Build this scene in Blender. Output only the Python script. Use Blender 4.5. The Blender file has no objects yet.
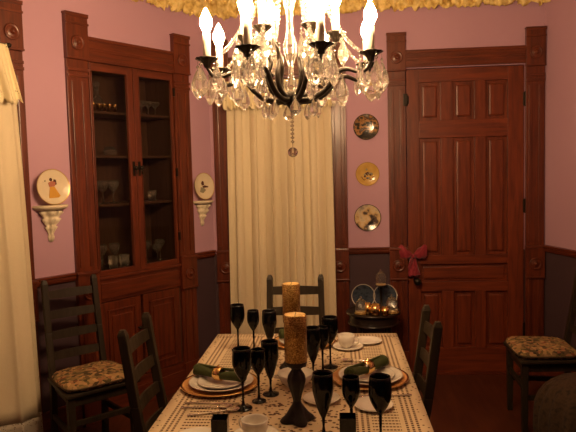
import bpy, bmesh, math, random
from mathutils import Vector, Matrix
random.seed(7)
PI = math.pi
sc = bpy.context.scene
COL = sc.collection

# ------------------------------------------------------------------ frame of the room (metres, Z up, camera at the origin)
YB = 4.735                      # back wall
XC, XR = -0.967, 1.567          # its two corners
TH = 0.9816                     # direction of the canted cabinet wall
TR = 0.2592                     # flare of the far side wall
HC = 3.0                        # ceiling
DC = Vector((math.cos(TH), math.sin(TH), 0)); NC = Vector((-math.sin(TH), math.cos(TH), 0))
CORNER = Vector((XC, YB, 0))
def cant(s, t=0.0, z=0.0): return CORNER - DC * s - NC * t + Vector((0, 0, z))
DR = Vector((math.sin(TR), -math.cos(TR), 0)); NR = Vector((math.cos(TR), math.sin(TR), 0))

# ------------------------------------------------------------------ materials
def new_mat(name):
    m = bpy.data.materials.new(name); m.use_nodes = True
    nt = m.node_tree; b = nt.nodes['Principled BSDF']
    return m, nt, b
def rgb(c): return (c[0], c[1], c[2], 1)
def plain(name, c, rough=.5, metal=0, coat=0, spec=.5, sheen=0, bump=0, bscale=200):
    m, nt, b = new_mat(name)
    b.inputs['Base Color'].default_value = rgb(c); b.inputs['Roughness'].default_value = rough
    b.inputs['Metallic'].default_value = metal; b.inputs['Coat Weight'].default_value = coat
    b.inputs['Specular IOR Level'].default_value = spec; b.inputs['Sheen Weight'].default_value = sheen
    n = nt.nodes.new('ShaderNodeTexNoise'); n.inputs['Scale'].default_value = bscale if bump else 25
    tc = nt.nodes.new('ShaderNodeTexCoord'); nt.links.new(tc.outputs['Object'], n.inputs['Vector'])
    mx = nt.nodes.new('ShaderNodeMix'); mx.data_type = 'RGBA'
    mx.inputs[6].default_value = rgb([x * .9 for x in c]); mx.inputs[7].default_value = rgb([min(1, x * 1.1) for x in c])
    nt.links.new(n.outputs['Fac'], mx.inputs[0]); nt.links.new(mx.outputs[2], b.inputs['Base Color'])
    if bump:
        bp = nt.nodes.new('ShaderNodeBump'); bp.inputs['Strength'].default_value = bump; bp.inputs['Distance'].default_value = .004
        nt.links.new(n.outputs['Fac'], bp.inputs['Height']); nt.links.new(bp.outputs['Normal'], b.inputs['Normal'])
    return m
def wood(name, dark, light, rough=.35, sc_=(14, 14, 1.2), coat=.2, spec=.5):
    m, nt, b = new_mat(name)
    tc = nt.nodes.new('ShaderNodeTexCoord'); mp = nt.nodes.new('ShaderNodeMapping')
    mp.inputs['Scale'].default_value = sc_
    nt.links.new(tc.outputs['Object'], mp.inputs['Vector'])
    n = nt.nodes.new('ShaderNodeTexNoise'); n.inputs['Scale'].default_value = 3; n.inputs['Detail'].default_value = 6
    n.inputs['Distortion'].default_value = .6
    nt.links.new(mp.outputs['Vector'], n.inputs['Vector'])
    r = nt.nodes.new('ShaderNodeValToRGB')
    r.color_ramp.elements[0].position = .33; r.color_ramp.elements[0].color = rgb(dark)
    r.color_ramp.elements[1].position = .68; r.color_ramp.elements[1].color = rgb(light)
    nt.links.new(n.outputs['Fac'], r.inputs['Fac']); nt.links.new(r.outputs['Color'], b.inputs['Base Color'])
    b.inputs['Roughness'].default_value = rough; b.inputs['Coat Weight'].default_value = coat; b.inputs['Coat Roughness'].default_value = .2
    b.inputs['Specular IOR Level'].default_value = spec
    bp = nt.nodes.new('ShaderNodeBump'); bp.inputs['Strength'].default_value = .15; bp.inputs['Distance'].default_value = .002
    nt.links.new(n.outputs['Fac'], bp.inputs['Height']); nt.links.new(bp.outputs['Normal'], b.inputs['Normal'])
    return m
def speckle(name, cols, scale, rough=.7, metal=0, pos=None, bump=.3, kind='voronoi'):
    m, nt, b = new_mat(name)
    tc = nt.nodes.new('ShaderNodeTexCoord')
    if kind == 'voronoi':
        t = nt.nodes.new('ShaderNodeTexVoronoi'); t.inputs['Scale'].default_value = scale
        sep = nt.nodes.new('ShaderNodeSeparateColor'); nt.links.new(t.outputs['Color'], sep.inputs[0]); out = sep.outputs[0]
    else:
        t = nt.nodes.new('ShaderNodeTexNoise'); t.inputs['Scale'].default_value = scale; t.inputs['Detail'].default_value = 4
        out = t.outputs['Fac']
    nt.links.new(tc.outputs['Object'], t.inputs['Vector'])
    r = nt.nodes.new('ShaderNodeValToRGB'); e = r.color_ramp.elements
    n = len(cols)
    ps = pos or [i / (n - 1) for i in range(n)]
    while len(e) < n: e.new(.5)
    for i in range(n): e[i].position = ps[i]; e[i].color = rgb(cols[i])
    nt.links.new(out, r.inputs['Fac']); nt.links.new(r.outputs['Color'], b.inputs['Base Color'])
    b.inputs['Roughness'].default_value = rough; b.inputs['Metallic'].default_value = metal
    bp = nt.nodes.new('ShaderNodeBump'); bp.inputs['Strength'].default_value = bump; bp.inputs['Distance'].default_value = .004
    nt.links.new(out, bp.inputs['Height']); nt.links.new(bp.outputs['Normal'], b.inputs['Normal'])
    return m
def clear_glass(name, tint=(1, 1, 1), mix=.5, ior=1.5):
    m, nt, b = new_mat(name)
    b.inputs['Base Color'].default_value = rgb(tint); b.inputs['Transmission Weight'].default_value = 1
    b.inputs['Roughness'].default_value = .0; b.inputs['IOR'].default_value = ior
    tr = nt.nodes.new('ShaderNodeBsdfTransparent'); tr.inputs[0].default_value = rgb(tint)
    ms = nt.nodes.new('ShaderNodeMixShader'); ms.inputs[0].default_value = mix
    out = nt.nodes['Material Output']
    nt.links.new(tr.outputs[0], ms.inputs[1]); nt.links.new(b.outputs[0], ms.inputs[2]); nt.links.new(ms.outputs[0], out.inputs[0])
    return m
def pane_glass(name):
    m, nt, b = new_mat(name)
    tr = nt.nodes.new('ShaderNodeBsdfTransparent'); tr.inputs[0].default_value = (.82, .8, .76, 1)
    gl = nt.nodes.new('ShaderNodeBsdfGlossy'); gl.inputs['Roughness'].default_value = .02
    fr = nt.nodes.new('ShaderNodeFresnel'); fr.inputs[0].default_value = 1.22
    ms = nt.nodes.new('ShaderNodeMixShader'); out = nt.nodes['Material Output']
    nt.links.new(fr.outputs[0], ms.inputs[0]); nt.links.new(tr.outputs[0], ms.inputs[1]); nt.links.new(gl.outputs[0], ms.inputs[2])
    nt.links.new(ms.outputs[0], out.inputs[0])
    return m
def emitter(name, c, s):
    m, nt, b = new_mat(name)
    b.inputs['Base Color'].default_value = (1, 1, 1, 1)
    b.inputs['Emission Color'].default_value = rgb(c); b.inputs['Emission Strength'].default_value = s
    return m

class NT:                                                        # tiny maths over shader sockets
    def __init__(self, nt): self.nt = nt
    def __call__(self, op, a, b=None, c=None):
        n = self.nt.nodes.new('ShaderNodeMath'); n.operation = op
        for i, v in enumerate((a, b, c)):
            if v is None: continue
            if isinstance(v, (int, float)): n.inputs[i].default_value = v
            else: self.nt.links.new(v, n.inputs[i])
        return n.outputs[0]

WOODV = wood('mahogany vertical grain', (.074, .0130, .0040), (.152, .0285, .0078), .38)
WOODH = wood('mahogany horizontal grain', (.074, .0130, .0040), (.152, .0285, .0078), .38, (1.2, 14, 14))
DOORV = wood('door wood vertical', (.098, .0165, .0042), (.195, .035, .0080), .42, (14, 14, 1.2), .06)
DOORH = wood('door wood horizontal', (.098, .0165, .0042), (.195, .035, .0080), .42, (1.2, 14, 14), .06)
CABIN = wood('cabinet interior wood', (.06, .026, .012), (.10, .046, .022), .6)
DARKCHAIR = wood('dark olive painted wood', (.016, .0100, .0045), (.031, .020, .0095), .55, (14, 14, 1.2), .05, .3)
DARKTABLE = wood('black walnut', (.010, .006, .004), (.022, .012, .008), .3)
FLOORM = wood('floor boards', (.05, .012, .005), (.095, .026, .010), .32, (10, 1.0, 10))
BRASS = plain('old brass', (.22, .13, .05), .35, 1)
BRONZE = plain('dark bronze', (.02, .014, .009), .35, .6)
BLACKG = plain('black glass', (.003, .003, .0035), .12, 0, 0, .28)
CHINA = plain('cream china', (.74, .70, .62), .18, 0, .3)
GOLDC = plain('gold charger', (.58, .29, .085), .32, .35)
GOLDR = plain('gold ring', (.85, .56, .22), .2, 1)
SILVER = plain('silver', (.7, .66, .6), .2, 1)
GREENN = plain('green linen', (.045, .058, .010), .85, bump=.4, bscale=500)
PLASTER = plain('ivory plaster', (.72, .63, .46), .6, bump=.3, bscale=60)
REDB = plain('red ribbon', (.235, .005, .018), .7, sheen=.4)
IRON = plain('dark iron', (.014, .010, .008), .5, .3, bump=.4, bscale=120)
CURT = plain('cream curtain cloth', (.70, .60, .41), .9, bump=.2, bscale=300)
WAX = plain('white candle sleeve', (.9, .84, .7), .4)
CEIL = plain('ceiling paint', (.34, .26, .20), .9)
BULB = emitter('glowing bulb', (1, .63, .32), 200)
CRYS = clear_glass('crystal', (1, .985, .95), .88, 1.6)
def painted_sparkle(m, k):  # white scatter mixed into glass so it looks luminous, standing in for sparkle
    nt = m.node_tree; out = nt.nodes['Material Output']; src = out.inputs[0].links[0].from_socket
    t = nt.nodes.new('ShaderNodeBsdfTranslucent'); t.inputs[0].default_value = (.95, .9, .82, 1)
    d = nt.nodes.new('ShaderNodeBsdfDiffuse'); d.inputs[0].default_value = (.95, .9, .82, 1)
    a = nt.nodes.new('ShaderNodeMixShader'); nt.links.new(t.outputs[0], a.inputs[1]); nt.links.new(d.outputs[0], a.inputs[2])
    x = nt.nodes.new('ShaderNodeMixShader'); x.inputs[0].default_value = k
    nt.links.new(src, x.inputs[1]); nt.links.new(a.outputs[0], x.inputs[2]); nt.links.new(x.outputs[0], out.inputs[0])
painted_sparkle(CRYS, .04)
GLASS = clear_glass('stemware glass', (.97, .98, 1), .80, 1.5); painted_sparkle(GLASS, .07)  # stemware whitened too, in place of its glints
PANE = pane_glass('cabinet pane')
NIGHT = plain('night window pane', (.01, .01, .012), .05)
GILT = speckle('glitter gilt wax', [(.17, .07, .012), (.40, .21, .045), (.78, .50, .16)], 330, .38, .55, [0, .55, 1], .8)
WAXTOP = plain('candle top wax', (.75, .5, .18), .5)
TAPES = speckle('floral tapestry', [(.03, .016, .008), (.13, .10, .03), (.40, .25, .10), (.05, .03, .012), (.52, .32, .14), (.20, .05, .02)], 52, .9, 0,
                [0, .2, .42, .6, .78, 1], .5)
POUF = speckle('brown chenille', [(.012, .006, .003), (.048, .025, .010), (.018, .009, .004)], 30, .95, 0, [.3, .5, .7], .8, 'noise')
RUFF = speckle('gold ruffle cloth', [(.50, .30, .07), (.80, .60, .20), (.92, .74, .34)], 22, .55, .1, [.3, .5, .7], .5, 'noise')

def wall_paint():
    m, nt, b = new_mat('mauve wall over plum wainscot')
    g = nt.nodes.new('ShaderNodeNewGeometry'); s = nt.nodes.new('ShaderNodeSeparateXYZ')
    nt.links.new(g.outputs['Position'], s.inputs[0])
    A = NT(nt); f = A('GREATER_THAN', s.outputs[2], .965)
    n = nt.nodes.new('ShaderNodeTexNoise'); n.inputs['Scale'].default_value = 2.5; n.inputs['Detail'].default_value = 5
    nt.links.new(g.outputs['Position'], n.inputs['Vector'])
    p = nt.nodes.new('ShaderNodeMix'); p.data_type = 'RGBA'
    p.inputs[6].default_value = (.470, .272, .362, 1); p.inputs[7].default_value = (.515, .302, .398, 1)
    nt.links.new(n.outputs['Fac'], p.inputs[0])
    mx = nt.nodes.new('ShaderNodeMix'); mx.data_type = 'RGBA'
    mx.inputs[6].default_value = (.060, .030, .038, 1)
    nt.links.new(f, mx.inputs[0]); nt.links.new(p.outputs[2], mx.inputs[7]); nt.links.new(mx.outputs[2], b.inputs['Base Color'])
    b.inputs['Roughness'].default_value = .75
    return m
WALLM = wall_paint()

def lace_mat(name, col, scale, amount):
    m, nt, b = new_mat(name)
    b.inputs['Base Color'].default_value = rgb(col); b.inputs['Roughness'].default_value = .9
    tc = nt.nodes.new('ShaderNodeTexCoord'); v = nt.nodes.new('ShaderNodeTexVoronoi'); v.inputs['Scale'].default_value = scale
    nt.links.new(tc.outputs['Object'], v.inputs['Vector'])
    A = NT(nt); hole = A('LESS_THAN', v.outputs['Distance'], amount)
    nt.links.new(A('SUBTRACT', 1.0, hole), b.inputs['Alpha'])
    return m
VALANCE = lace_mat('cream lace', (.80, .70, .44), 60, .22)
HEM = lace_mat('grey lace hem', (.46, .40, .32), 90, .30)  # lace colour greyed to stand for shade and the dark showing through

TXL, TXR, TYN, TYF, TZ = -.630, .296, 1.40, 3.114, .762
TCX, TCY = (TXL + TXR) / 2, (TYN + TYF) / 2
def cloth_mat():
    m, nt, b = new_mat('crocheted lace cloth')
    A = NT(nt)
    tc = nt.nodes.new('ShaderNodeTexCoord'); s = nt.nodes.new('ShaderNodeSeparateXYZ'); nt.links.new(tc.outputs['Object'], s.inputs[0])
    x, y = s.outputs[0], s.outputs[1]
    d = A('SUBTRACT', (TXR - TXL) / 2, A('ABSOLUTE', x)); e = A('SUBTRACT', (TYF - TYN) / 2, A('ABSOLUTE', y))
    def dash(c, per, duty): return A('LESS_THAN', A('FRACT', A('DIVIDE', A('ADD', c, 10), per)), duty)
    def band(c, lo, hi): return A('MULTIPLY', A('GREATER_THAN', c, lo), A('LESS_THAN', c, hi))
    terms = []
    dy = dash(y, .017, .70); dx = dash(x, .015, .62)
    for c in (.042, .060, .078, .204, .222, .240):
        terms.append(A('MULTIPLY', band(d, c - .0042, c + .0042), A('MULTIPLY', dy, A('GREATER_THAN', e, .05))))
    lad = A('MULTIPLY', band(d, .098, .190), A('MULTIPLY', dash(y, .024, .40), dash(x, .0115, .74)))
    terms.append(A('MULTIPLY', lad, A('GREATER_THAN', e, .09)))
    for c in (.020, .042, .062):
        terms.append(A('MULTIPLY', band(e, c - .005, c + .005), dx))
    v = nt.nodes.new('ShaderNodeTexVoronoi'); v.inputs['Scale'].default_value = 54; nt.links.new(tc.outputs['Object'], v.inputs['Vector'])
    v2 = nt.nodes.new('ShaderNodeTexVoronoi'); v2.inputs['Scale'].default_value = 9; nt.links.new(tc.outputs['Object'], v2.inputs['Vector'])
    ringd = A('ABSOLUTE', A('SUBTRACT', v2.outputs['Distance'], .30))
    thr = A('ADD', .31, A('MULTIPLY', A('LESS_THAN', ringd, .09), .10))
    flo = A('MULTIPLY', A('LESS_THAN', v.outputs['Distance'], thr), A('MULTIPLY', A('GREATER_THAN', d, .262), A('GREATER_THAN', e, .085)))
    terms.append(flo)
    ed = A('MULTIPLY', A('LESS_THAN', v.outputs['Distance'], .22), A('LESS_THAN', d, .030))
    terms.append(ed)
    h = terms[0]
    for t in terms[1:]: h = A('MAXIMUM', h, t)
    mx = nt.nodes.new('ShaderNodeMix'); mx.data_type = 'RGBA'
    mx.inputs[6].default_value = (.60, .475, .305, 1); mx.inputs[7].default_value = (.10, .045, .02, 1)
    nt.links.new(h, mx.inputs[0]); nt.links.new(mx.outputs[2], b.inputs['Base Color'])
    b.inputs['Roughness'].default_value = .9
    bp = nt.nodes.new('ShaderNodeBump'); bp.inputs['Strength'].default_value = .5; bp.inputs['Distance'].default_value = .002; bp.invert = True
    nt.links.new(h, bp.inputs['Height']); nt.links.new(bp.outputs['Normal'], b.inputs['Normal'])
    return m
CLOTH = cloth_mat()

def plate_paint(name, cols, pos, scale, seed, rough=.15, stretch=(1, 1, 1), comp=0):
    m, nt, b = new_mat(name)
    tc = nt.nodes.new('ShaderNodeTexCoord'); mp = nt.nodes.new('ShaderNodeMapping'); mp.inputs['Location'].default_value = (seed, seed * 2, 0)
    mp.inputs['Scale'].default_value = stretch
    nt.links.new(tc.outputs['Object'], mp.inputs[0])
    n = nt.nodes.new('ShaderNodeTexNoise'); n.inputs['Scale'].default_value = scale; n.inputs['Detail'].default_value = 3
    nt.links.new(mp.outputs[0], n.inputs['Vector'])
    r = nt.nodes.new('ShaderNodeValToRGB'); e = r.color_ramp.elements
    while len(e) < len(cols): e.new(.5)
    for i in range(len(cols)): e[i].position = pos[i]; e[i].color = rgb(cols[i])
    sp = nt.nodes.new('ShaderNodeSeparateXYZ'); nt.links.new(tc.outputs['Object'], sp.inputs[0])
    A = NT(nt); nt.links.new(A('ADD', n.outputs['Fac'], A('MULTIPLY', sp.outputs[2], comp)), r.inputs[0]); nt.links.new(r.outputs[0], b.inputs['Base Color'])
    b.inputs['Roughness'].default_value = rough; b.inputs['Coat Weight'].default_value = .15; b.inputs['Coat Roughness'].default_value = .15
    return m

# ------------------------------------------------------------------ mesh builder
class MB:
    def __init__(self): self.bm = bmesh.new(); self.mats = []
    def mi(self, m):
        if m not in self.mats: self.mats.append(m)
        return self.mats.index(m)
    def _fin(self, faces, m, smooth, M=None, verts=None):
        i = self.mi(m)
        for f in faces:
            f.material_index = i; f.smooth = smooth
        if M is not None: bmesh.ops.transform(self.bm, matrix=M, verts=verts)
    def box(self, x0, x1, y0, y1, z0, z1, m, bev=0, M=None):
        vs = [self.bm.verts.new((x, y, z)) for x in (x0, x1) for y in (y0, y1) for z in (z0, z1)]
        idx = ((0, 1, 3, 2), (4, 6, 7, 5), (0, 4, 5, 1), (2, 3, 7, 6), (0, 2, 6, 4), (1, 5, 7, 3))
        fs = [self.bm.faces.new([vs[k] for k in q]) for q in idx]
        self._fin(fs, m, False, M, vs)
        if bev:
            es = list({e for f in fs for e in f.edges})
            r = bmesh.ops.bevel(self.bm, geom=es, offset=bev, segments=2, affect='EDGES', profile=.6)
            for f in r['faces']: f.material_index = self.mi(m)
        return self
    def hexa(self, pts, m, bev=0):                    # 8 points: bottom ring of 4 then top ring of 4
        vs = [self.bm.verts.new(p) for p in pts]
        idx = ((3, 2, 1, 0), (4, 5, 6, 7), (0, 1, 5, 4), (1, 2, 6, 5), (2, 3, 7, 6), (3, 0, 4, 7))
        fs = [self.bm.faces.new([vs[k] for k in q]) for q in idx]
        self._fin(fs, m, False)
        if bev:
            es = list({e for f in fs for e in f.edges})
            r = bmesh.ops.bevel(self.bm, geom=es, offset=bev, segments=2, affect='EDGES', profile=.6)
            for f in r['faces']: f.material_index = self.mi(m)
        return self
    def lathe(self, prof, m, n=24, M=None, smooth=True, arc=2 * PI, start=0, rfun=None):
        rings = []; full = abs(arc - 2 * PI) < 1e-6; new = []
        cnt = n if full else n + 1
        for r, z in prof:
            if r < 1e-6:
                v = self.bm.verts.new((0, 0, z)); rings.append([v]); new.append(v)
            else:
                ring = []
                for k in range(cnt):
                    a = start + arc * k / n; rr = r * (rfun(a, z) if rfun else 1)
                    v = self.bm.verts.new((rr * math.cos(a), rr * math.sin(a), z)); ring.append(v); new.append(v)
                rings.append(ring)
        fs = []
        for A, B in zip(rings, rings[1:]):
            for k in range(cnt if full else cnt - 1):
                k2 = (k + 1) % cnt
                if len(A) == 1 and len(B) == 1: continue
                if len(A) == 1: q = (A[0], B[k2], B[k])
                elif len(B) == 1: q = (A[k], A[k2], B[0])
                else: q = (A[k], A[k2], B[k2], B[k])
                try: fs.append(self.bm.faces.new(q))
                except ValueError: pass
        self._fin(fs, m, smooth, M, new)
        return self
    def tube(self, pts, rad, m, n=8, M=None, closed=False, smooth=True, flat=1.0):
        P = [Vector(p) for p in pts]; L = len(P); rings = []; new = []
        up = Vector((0, 0, 1)); prev = None
        for i, p in enumerate(P):
            if closed: t = P[(i + 1) % L] - P[i - 1]
            else: t = P[min(i + 1, L - 1)] - P[max(i - 1, 0)]
            t.normalize()
            if prev is None:
                a = up if abs(t.z) < .9 else Vector((1, 0, 0))
                u = t.cross(a).normalized()
            else:
                u = (prev - t * prev.dot(t)).normalized()
            prev = u; w = t.cross(u)
            r = rad[i] if isinstance(rad, (list, tuple)) else rad
            ring = [self.bm.verts.new(p + u * r * math.cos(2 * PI * k / n) + w * r * flat * math.sin(2 * PI * k / n)) for k in range(n)]
            rings.append(ring); new += ring
        fs = []
        pairs = list(zip(rings, rings[1:])) + ([(rings[-1], rings[0])] if closed else [])
        for A, B in pairs:
            for k in range(n): fs.append(self.bm.faces.new((A[k], A[(k + 1) % n], B[(k + 1) % n], B[k])))
        if not closed:
            fs.append(self.bm.faces.new(rings[0][::-1])); fs.append(self.bm.faces.new(rings[-1]))
        self._fin(fs, m, smooth, M, new)
        return self
    def prism(self, poly, y0, y1, m, M=None, bev=0, smooth=False):   # polygon in (x, z), extruded along y
        a = [self.bm.verts.new((x, y0, z)) for x, z in poly]; b = [self.bm.verts.new((x, y1, z)) for x, z in poly]
        n = len(poly); fs = [self.bm.faces.new(a), self.bm.faces.new(b[::-1])]
        for k in range(n): fs.append(self.bm.faces.new((a[k], b[k], b[(k + 1) % n], a[(k + 1) % n])))
        self._fin(fs, m, smooth, M, a + b)
        if bev:
            es = list({e for f in fs[:2] for e in f.edges})
            r = bmesh.ops.bevel(self.bm, geom=es, offset=bev, segments=2, affect='EDGES')
            for f in r['faces']: f.material_index = self.mi(m)
        return self
    def grid(self, nu, nv, fn, m, smooth=True):
        V = [[self.bm.verts.new(fn(i / nu, j / nv)) for j in range(nv + 1)] for i in range(nu + 1)]
        fs = [self.bm.faces.new((V[i][j], V[i + 1][j], V[i + 1][j + 1], V[i][j + 1])) for i in range(nu) for j in range(nv)]
        self._fin(fs, m, smooth)
        return self
    def gem(self, c, r, m, h=None):
        h = h or r
        self.lathe([(0, -h), (r, 0), (0, h)], m, 6, Matrix.Translation(c), False)
        return self
    def build(self, name, parent=None, loc=(0, 0, 0), rotz=0, solid=0):
        bmesh.ops.recalc_face_normals(self.bm, faces=self.bm.faces)
        me = bpy.data.meshes.new(name); self.bm.to_mesh(me); self.bm.free()
        for m in self.mats: me.materials.append(m)
        o = bpy.data.objects.new(name, me); COL.objects.link(o)
        o.location = loc; o.rotation_euler = (0, 0, rotz)
        if parent: o.parent = parent
        if solid:
            s = o.modifiers.new('thickness', 'SOLIDIFY'); s.thickness = solid; s.offset = 0
        return o
def tag(o, label=None, cat=None, group=None, kind=None):
    if label: o['label'] = label
    if cat: o['category'] = cat
    if group: o['group'] = group
    if kind: o['kind'] = kind
    return o
def thing(name, label, cat, loc=(0, 0, 0), rotz=0, group=None, kind=None):
    o = bpy.data.objects.new(name, None); COL.objects.link(o); o.empty_display_size = .1
    o.location = loc; o.rotation_euler = (0, 0, rotz)
    return tag(o, label, cat, group, kind)
def dup(root, loc, rotz, label, group=None):
    r = root.copy(); COL.objects.link(r); r.location = loc; r.rotation_euler = (0, 0, rotz); r['label'] = label
    if group: r['group'] = group
    for ch in list(root.children):
        c = ch.copy(); COL.objects.link(c); c.parent = r
        for g in list(ch.children):
            d = g.copy(); COL.objects.link(d); d.parent = c
    return r
def T(x, y, z): return Matrix.Translation((x, y, z))
FACE = Matrix.Rotation(PI / 2, 4, 'X')      # a lathe's axis turned from +Z to -Y (towards the room)

# ------------------------------------------------------------------ room shell
def wall(name, origin, ang, width, openings=(), thick=.10, depth_z=HC):
    xs = sorted({0, width, *[v for o in openings for v in o[:2]]}); zs = sorted({0, .965, depth_z, *[v for o in openings for v in o[2:]]})
    b = MB(); V = {}
    def vert(x, z, y):
        k = (round(x, 5), round(z, 5), y)
        if k not in V: V[k] = b.bm.verts.new((x, y, z))
        return V[k]
    cell = lambda i, j: 0 <= i < len(xs) - 1 and 0 <= j < len(zs) - 1 and not any(
        o[0] <= (xs[i] + xs[i + 1]) / 2 <= o[1] and o[2] <= (zs[j] + zs[j + 1]) / 2 <= o[3] for o in openings)
    fs = []
    for i in range(len(xs) - 1):
        for j in range(len(zs) - 1):
            if not cell(i, j): continue
            x0, x1, z0, z1 = xs[i], xs[i + 1], zs[j], zs[j + 1]
            for y in (0, thick): fs.append(b.bm.faces.new([vert(x0, z0, y), vert(x1, z0, y), vert(x1, z1, y), vert(x0, z1, y)]))
            if not cell(i - 1, j): fs.append(b.bm.faces.new([vert(x0, z0, 0), vert(x0, z1, 0), vert(x0, z1, thick), vert(x0, z0, thick)]))
            if not cell(i + 1, j): fs.append(b.bm.faces.new([vert(x1, z0, 0), vert(x1, z1, 0), vert(x1, z1, thick), vert(x1, z0, thick)]))
            if not cell(i, j - 1): fs.append(b.bm.faces.new([vert(x0, z0, 0), vert(x1, z0, 0), vert(x1, z0, thick), vert(x0, z0, thick)]))
            if not cell(i, j + 1): fs.append(b.bm.faces.new([vert(x0, z1, 0), vert(x1, z1, 0), vert(x1, z1, thick), vert(x0, z1, thick)]))
    b._fin(fs, WALLM, False)
    return tag(b.build(name, None, origin, ang), kind='structure')
WC = 2.9                                            # length of the canted wall
cl = cant(WC)
wall('wall_back', (XC, YB, 0), 0, XR - XC, [(-.80 - XC, -.04 - XC, .55, 2.33), (.54 - XC, 1.425 - XC, 0, 2.355)])
wall('wall_canted', cl, TH, WC, [(WC - 1.08, WC - .372, .10, 2.335), (WC - 2.62, WC - 1.645, .55, 2.33)])
wall('wall_right', (XR, YB, 0), TR - PI / 2, 6.45)
wall('wall_left', (cl.x, -1.5, 0), PI / 2, cl.y + 1.5)
wall('wall_front', (3.22, -1.5, 0), PI, 3.22 - cl.x, [(.6, 3.22 - cl.x - .6, 0, 2.5)])  # wide opening added behind the camera to cut bounced light
def room_slab(name, z, dz, m):
    q = [(cl.x, -1.5), (3.22, -1.5), (XR, YB), (XC, YB), (cl.x, cl.y)]
    b = MB(); lo = [b.bm.verts.new((x, y, z)) for x, y in q]; hi = [b.bm.verts.new((x, y, z + dz)) for x, y in q]
    fs = [b.bm.faces.new(lo), b.bm.faces.new(hi[::-1])] + [b.bm.faces.new((lo[k], lo[(k + 1) % 5], hi[(k + 1) % 5], hi[k])) for k in range(5)]
    b._fin(fs, m, False); return tag(b.build(name), kind='structure')
room_slab('floor', -.05, .05, FLOORM)
room_slab('ceiling', HC, .05, CEIL)

def rail(name, p0, ang, x0, x1):                    # chair rail along a wall, local x along it
    b = MB(); b.prism([(-.0, .955), (-.018, .955), (-.024, .970), (-.024, .985), (-.034, .992), (-.034, 1.003), (0, 1.003)], x0, x1, WOODH,
                      Matrix(((0, 1, 0, 0), (1, 0, 0, 0), (0, 0, 1, 0), (0, 0, 0, 1))))
    return tag(b.build(name, None, p0, ang), kind='structure')
rail('trim_1', (XC, YB, 0), 0, .092 - XC, .405 - XC)
rail('trim_2', cl, TH, WC - .218, WC - .012)
rail('trim_3', cl, TH, WC - 1.510, WC - 1.242)
rail('trim_4', (XR, YB, 0), TR - PI / 2, .0, 6.3)
rail('trim_5', (cl.x, -1.5, 0), PI / 2, 0, cl.y + 1.45)
def base(name, p0, ang, x0, x1):
    b = MB(); b.box(x0, x1, -.02, 0, 0, .18, WOODH, .005); return tag(b.build(name, None, p0, ang), kind='structure')
base('baseboard_back', (XC, YB, 0), 0, .092 - XC, .405 - XC)
base('baseboard_canted', cl, TH, WC - 1.510, WC - 1.242)
base('baseboard_right', (XR, YB, 0), TR - PI / 2, .02, 6.3)
base('baseboard_left', (cl.x, -1.5, 0), PI / 2, 0, cl.y + 1.45)

# ------------------------------------------------------------------ Eastlake casings (local x along the wall, -y into the room)
def rosette(b, x, z, m, y=-.04, r=.047):
    b.lathe([(0, 0), (r, 0), (r, .006), (r * .86, .010), (r * .72, .004), (r * .62, .004), (r * .5, .011), (r * .36, .006), (r * .30, .012), (r * .18, .022), (0, .026)], m, 24,
            T(x, y, z) @ FACE)
def casing(parent, x0, x1):                         # one upright with its two carved blocks
    w = x1 - x0; xm = (x0 + x1) / 2
    b = MB(); b.box(x0, x1, -.022, 0, 0, .752, WOODV, .003); b.box(x0, x1, -.022, 0, .998, 2.335, WOODV, .003)
    for z0, z1 in ((.20, .74), (1.03, 2.20)):
        for dx in (-.036, .036): b.box(xm + dx - .014, xm + dx + .014, -.029, -.020, z0, z1, WOODV, .004)
    for z in (2.225, 2.262): b.box(x0, x1, -.034, -.02, z, z + .02, WOODH, .004)
    b.box(x0 - .003, x1 + .003, -.036, 0, 0, .19, WOODV, .004)
    b.build('upright', parent)
    for z0, z1 in ((.75, 1.0), (2.335, 2.612)):
        b = MB(); b.box(x0 - .002, x1 + .002, -.038, 0, z0, z1, WOODV, .003)
        zr = .862 if z0 < 1 else 2.435
        for zz in ((z1 - .018, z1 - .065) if z0 > 1 else (z1 - .02,)): b.box(x0 - .005, x1 + .005, -.046, -.034, zz, zz + .014, WOODH, .003)
        b.box(x0 - .004, x1 + .004, -.044, -.034, z0, z0 + .012, WOODH, .003)
        if z0 > 1: b.box(x0 - .006, x1 + .006, -.046, 0, z1 - .004, z1 + .006, WOODH, .002)
        o = b.build('corner_block', parent)
        b = MB(); rosette(b, xm, zr, WOODV); b.build('rosette', o)
def header(parent, x0, x1, z0=2.335, z1=2.486):
    b = MB(); b.box(x0, x1, -.026, 0, z0, z1, WOODH, .003)
    b.box(x0, x1, -.034, -.024, z1 - .022, z1 + .002, WOODH, .004); b.box(x0, x1, -.032, -.024, z0, z0 + .018, WOODH, .004)
    b.box(x0, x1, -.030, -.024, (z0 + z1) / 2 - .012, (z0 + z1) / 2 + .012, WOODH, .004)
    b.build('header', parent)

# door
door = thing('door_1', 'tall panelled mahogany door with carved casing in the back wall', 'door', (0, YB, 0), 0, kind='structure')
casing(door, .406, .540); casing(door, 1.425, 1.559); header(door, .540, 1.425, 2.36, 2.486)
b = MB()
cols = [(.644, .806), (.896, 1.057), (1.139, 1.302)]
xsL = [.548, .644, .806, .896, 1.057, 1.139, 1.302, 1.419]
rows = [(1.962, 2.250), (.930, 1.830), (.205, .648)]
Y0, Y1 = .012, .045                                 # door face set back in its frame
b.box(xsL[0], xsL[1], Y0, Y1, .008, 2.350, DOORV, .002); b.box(xsL[6], xsL[7], Y0, Y1, .008, 2.350, DOORV, .002)
for z0, z1 in ((2.250, 2.350), (1.830, 1.962), (.862, .930), (.648, .722), (.008, .205)): b.box(.644, 1.302, Y0, Y1, z0, z1, DOORH, .002)
for z0, z1 in rows:
    for x0, x1 in ((.806, .896), (1.057, 1.139)): b.box(x0, x1, Y0, Y1, z0, z1, DOORV, .002)
leaf = b.build('door_leaf', door)
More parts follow.
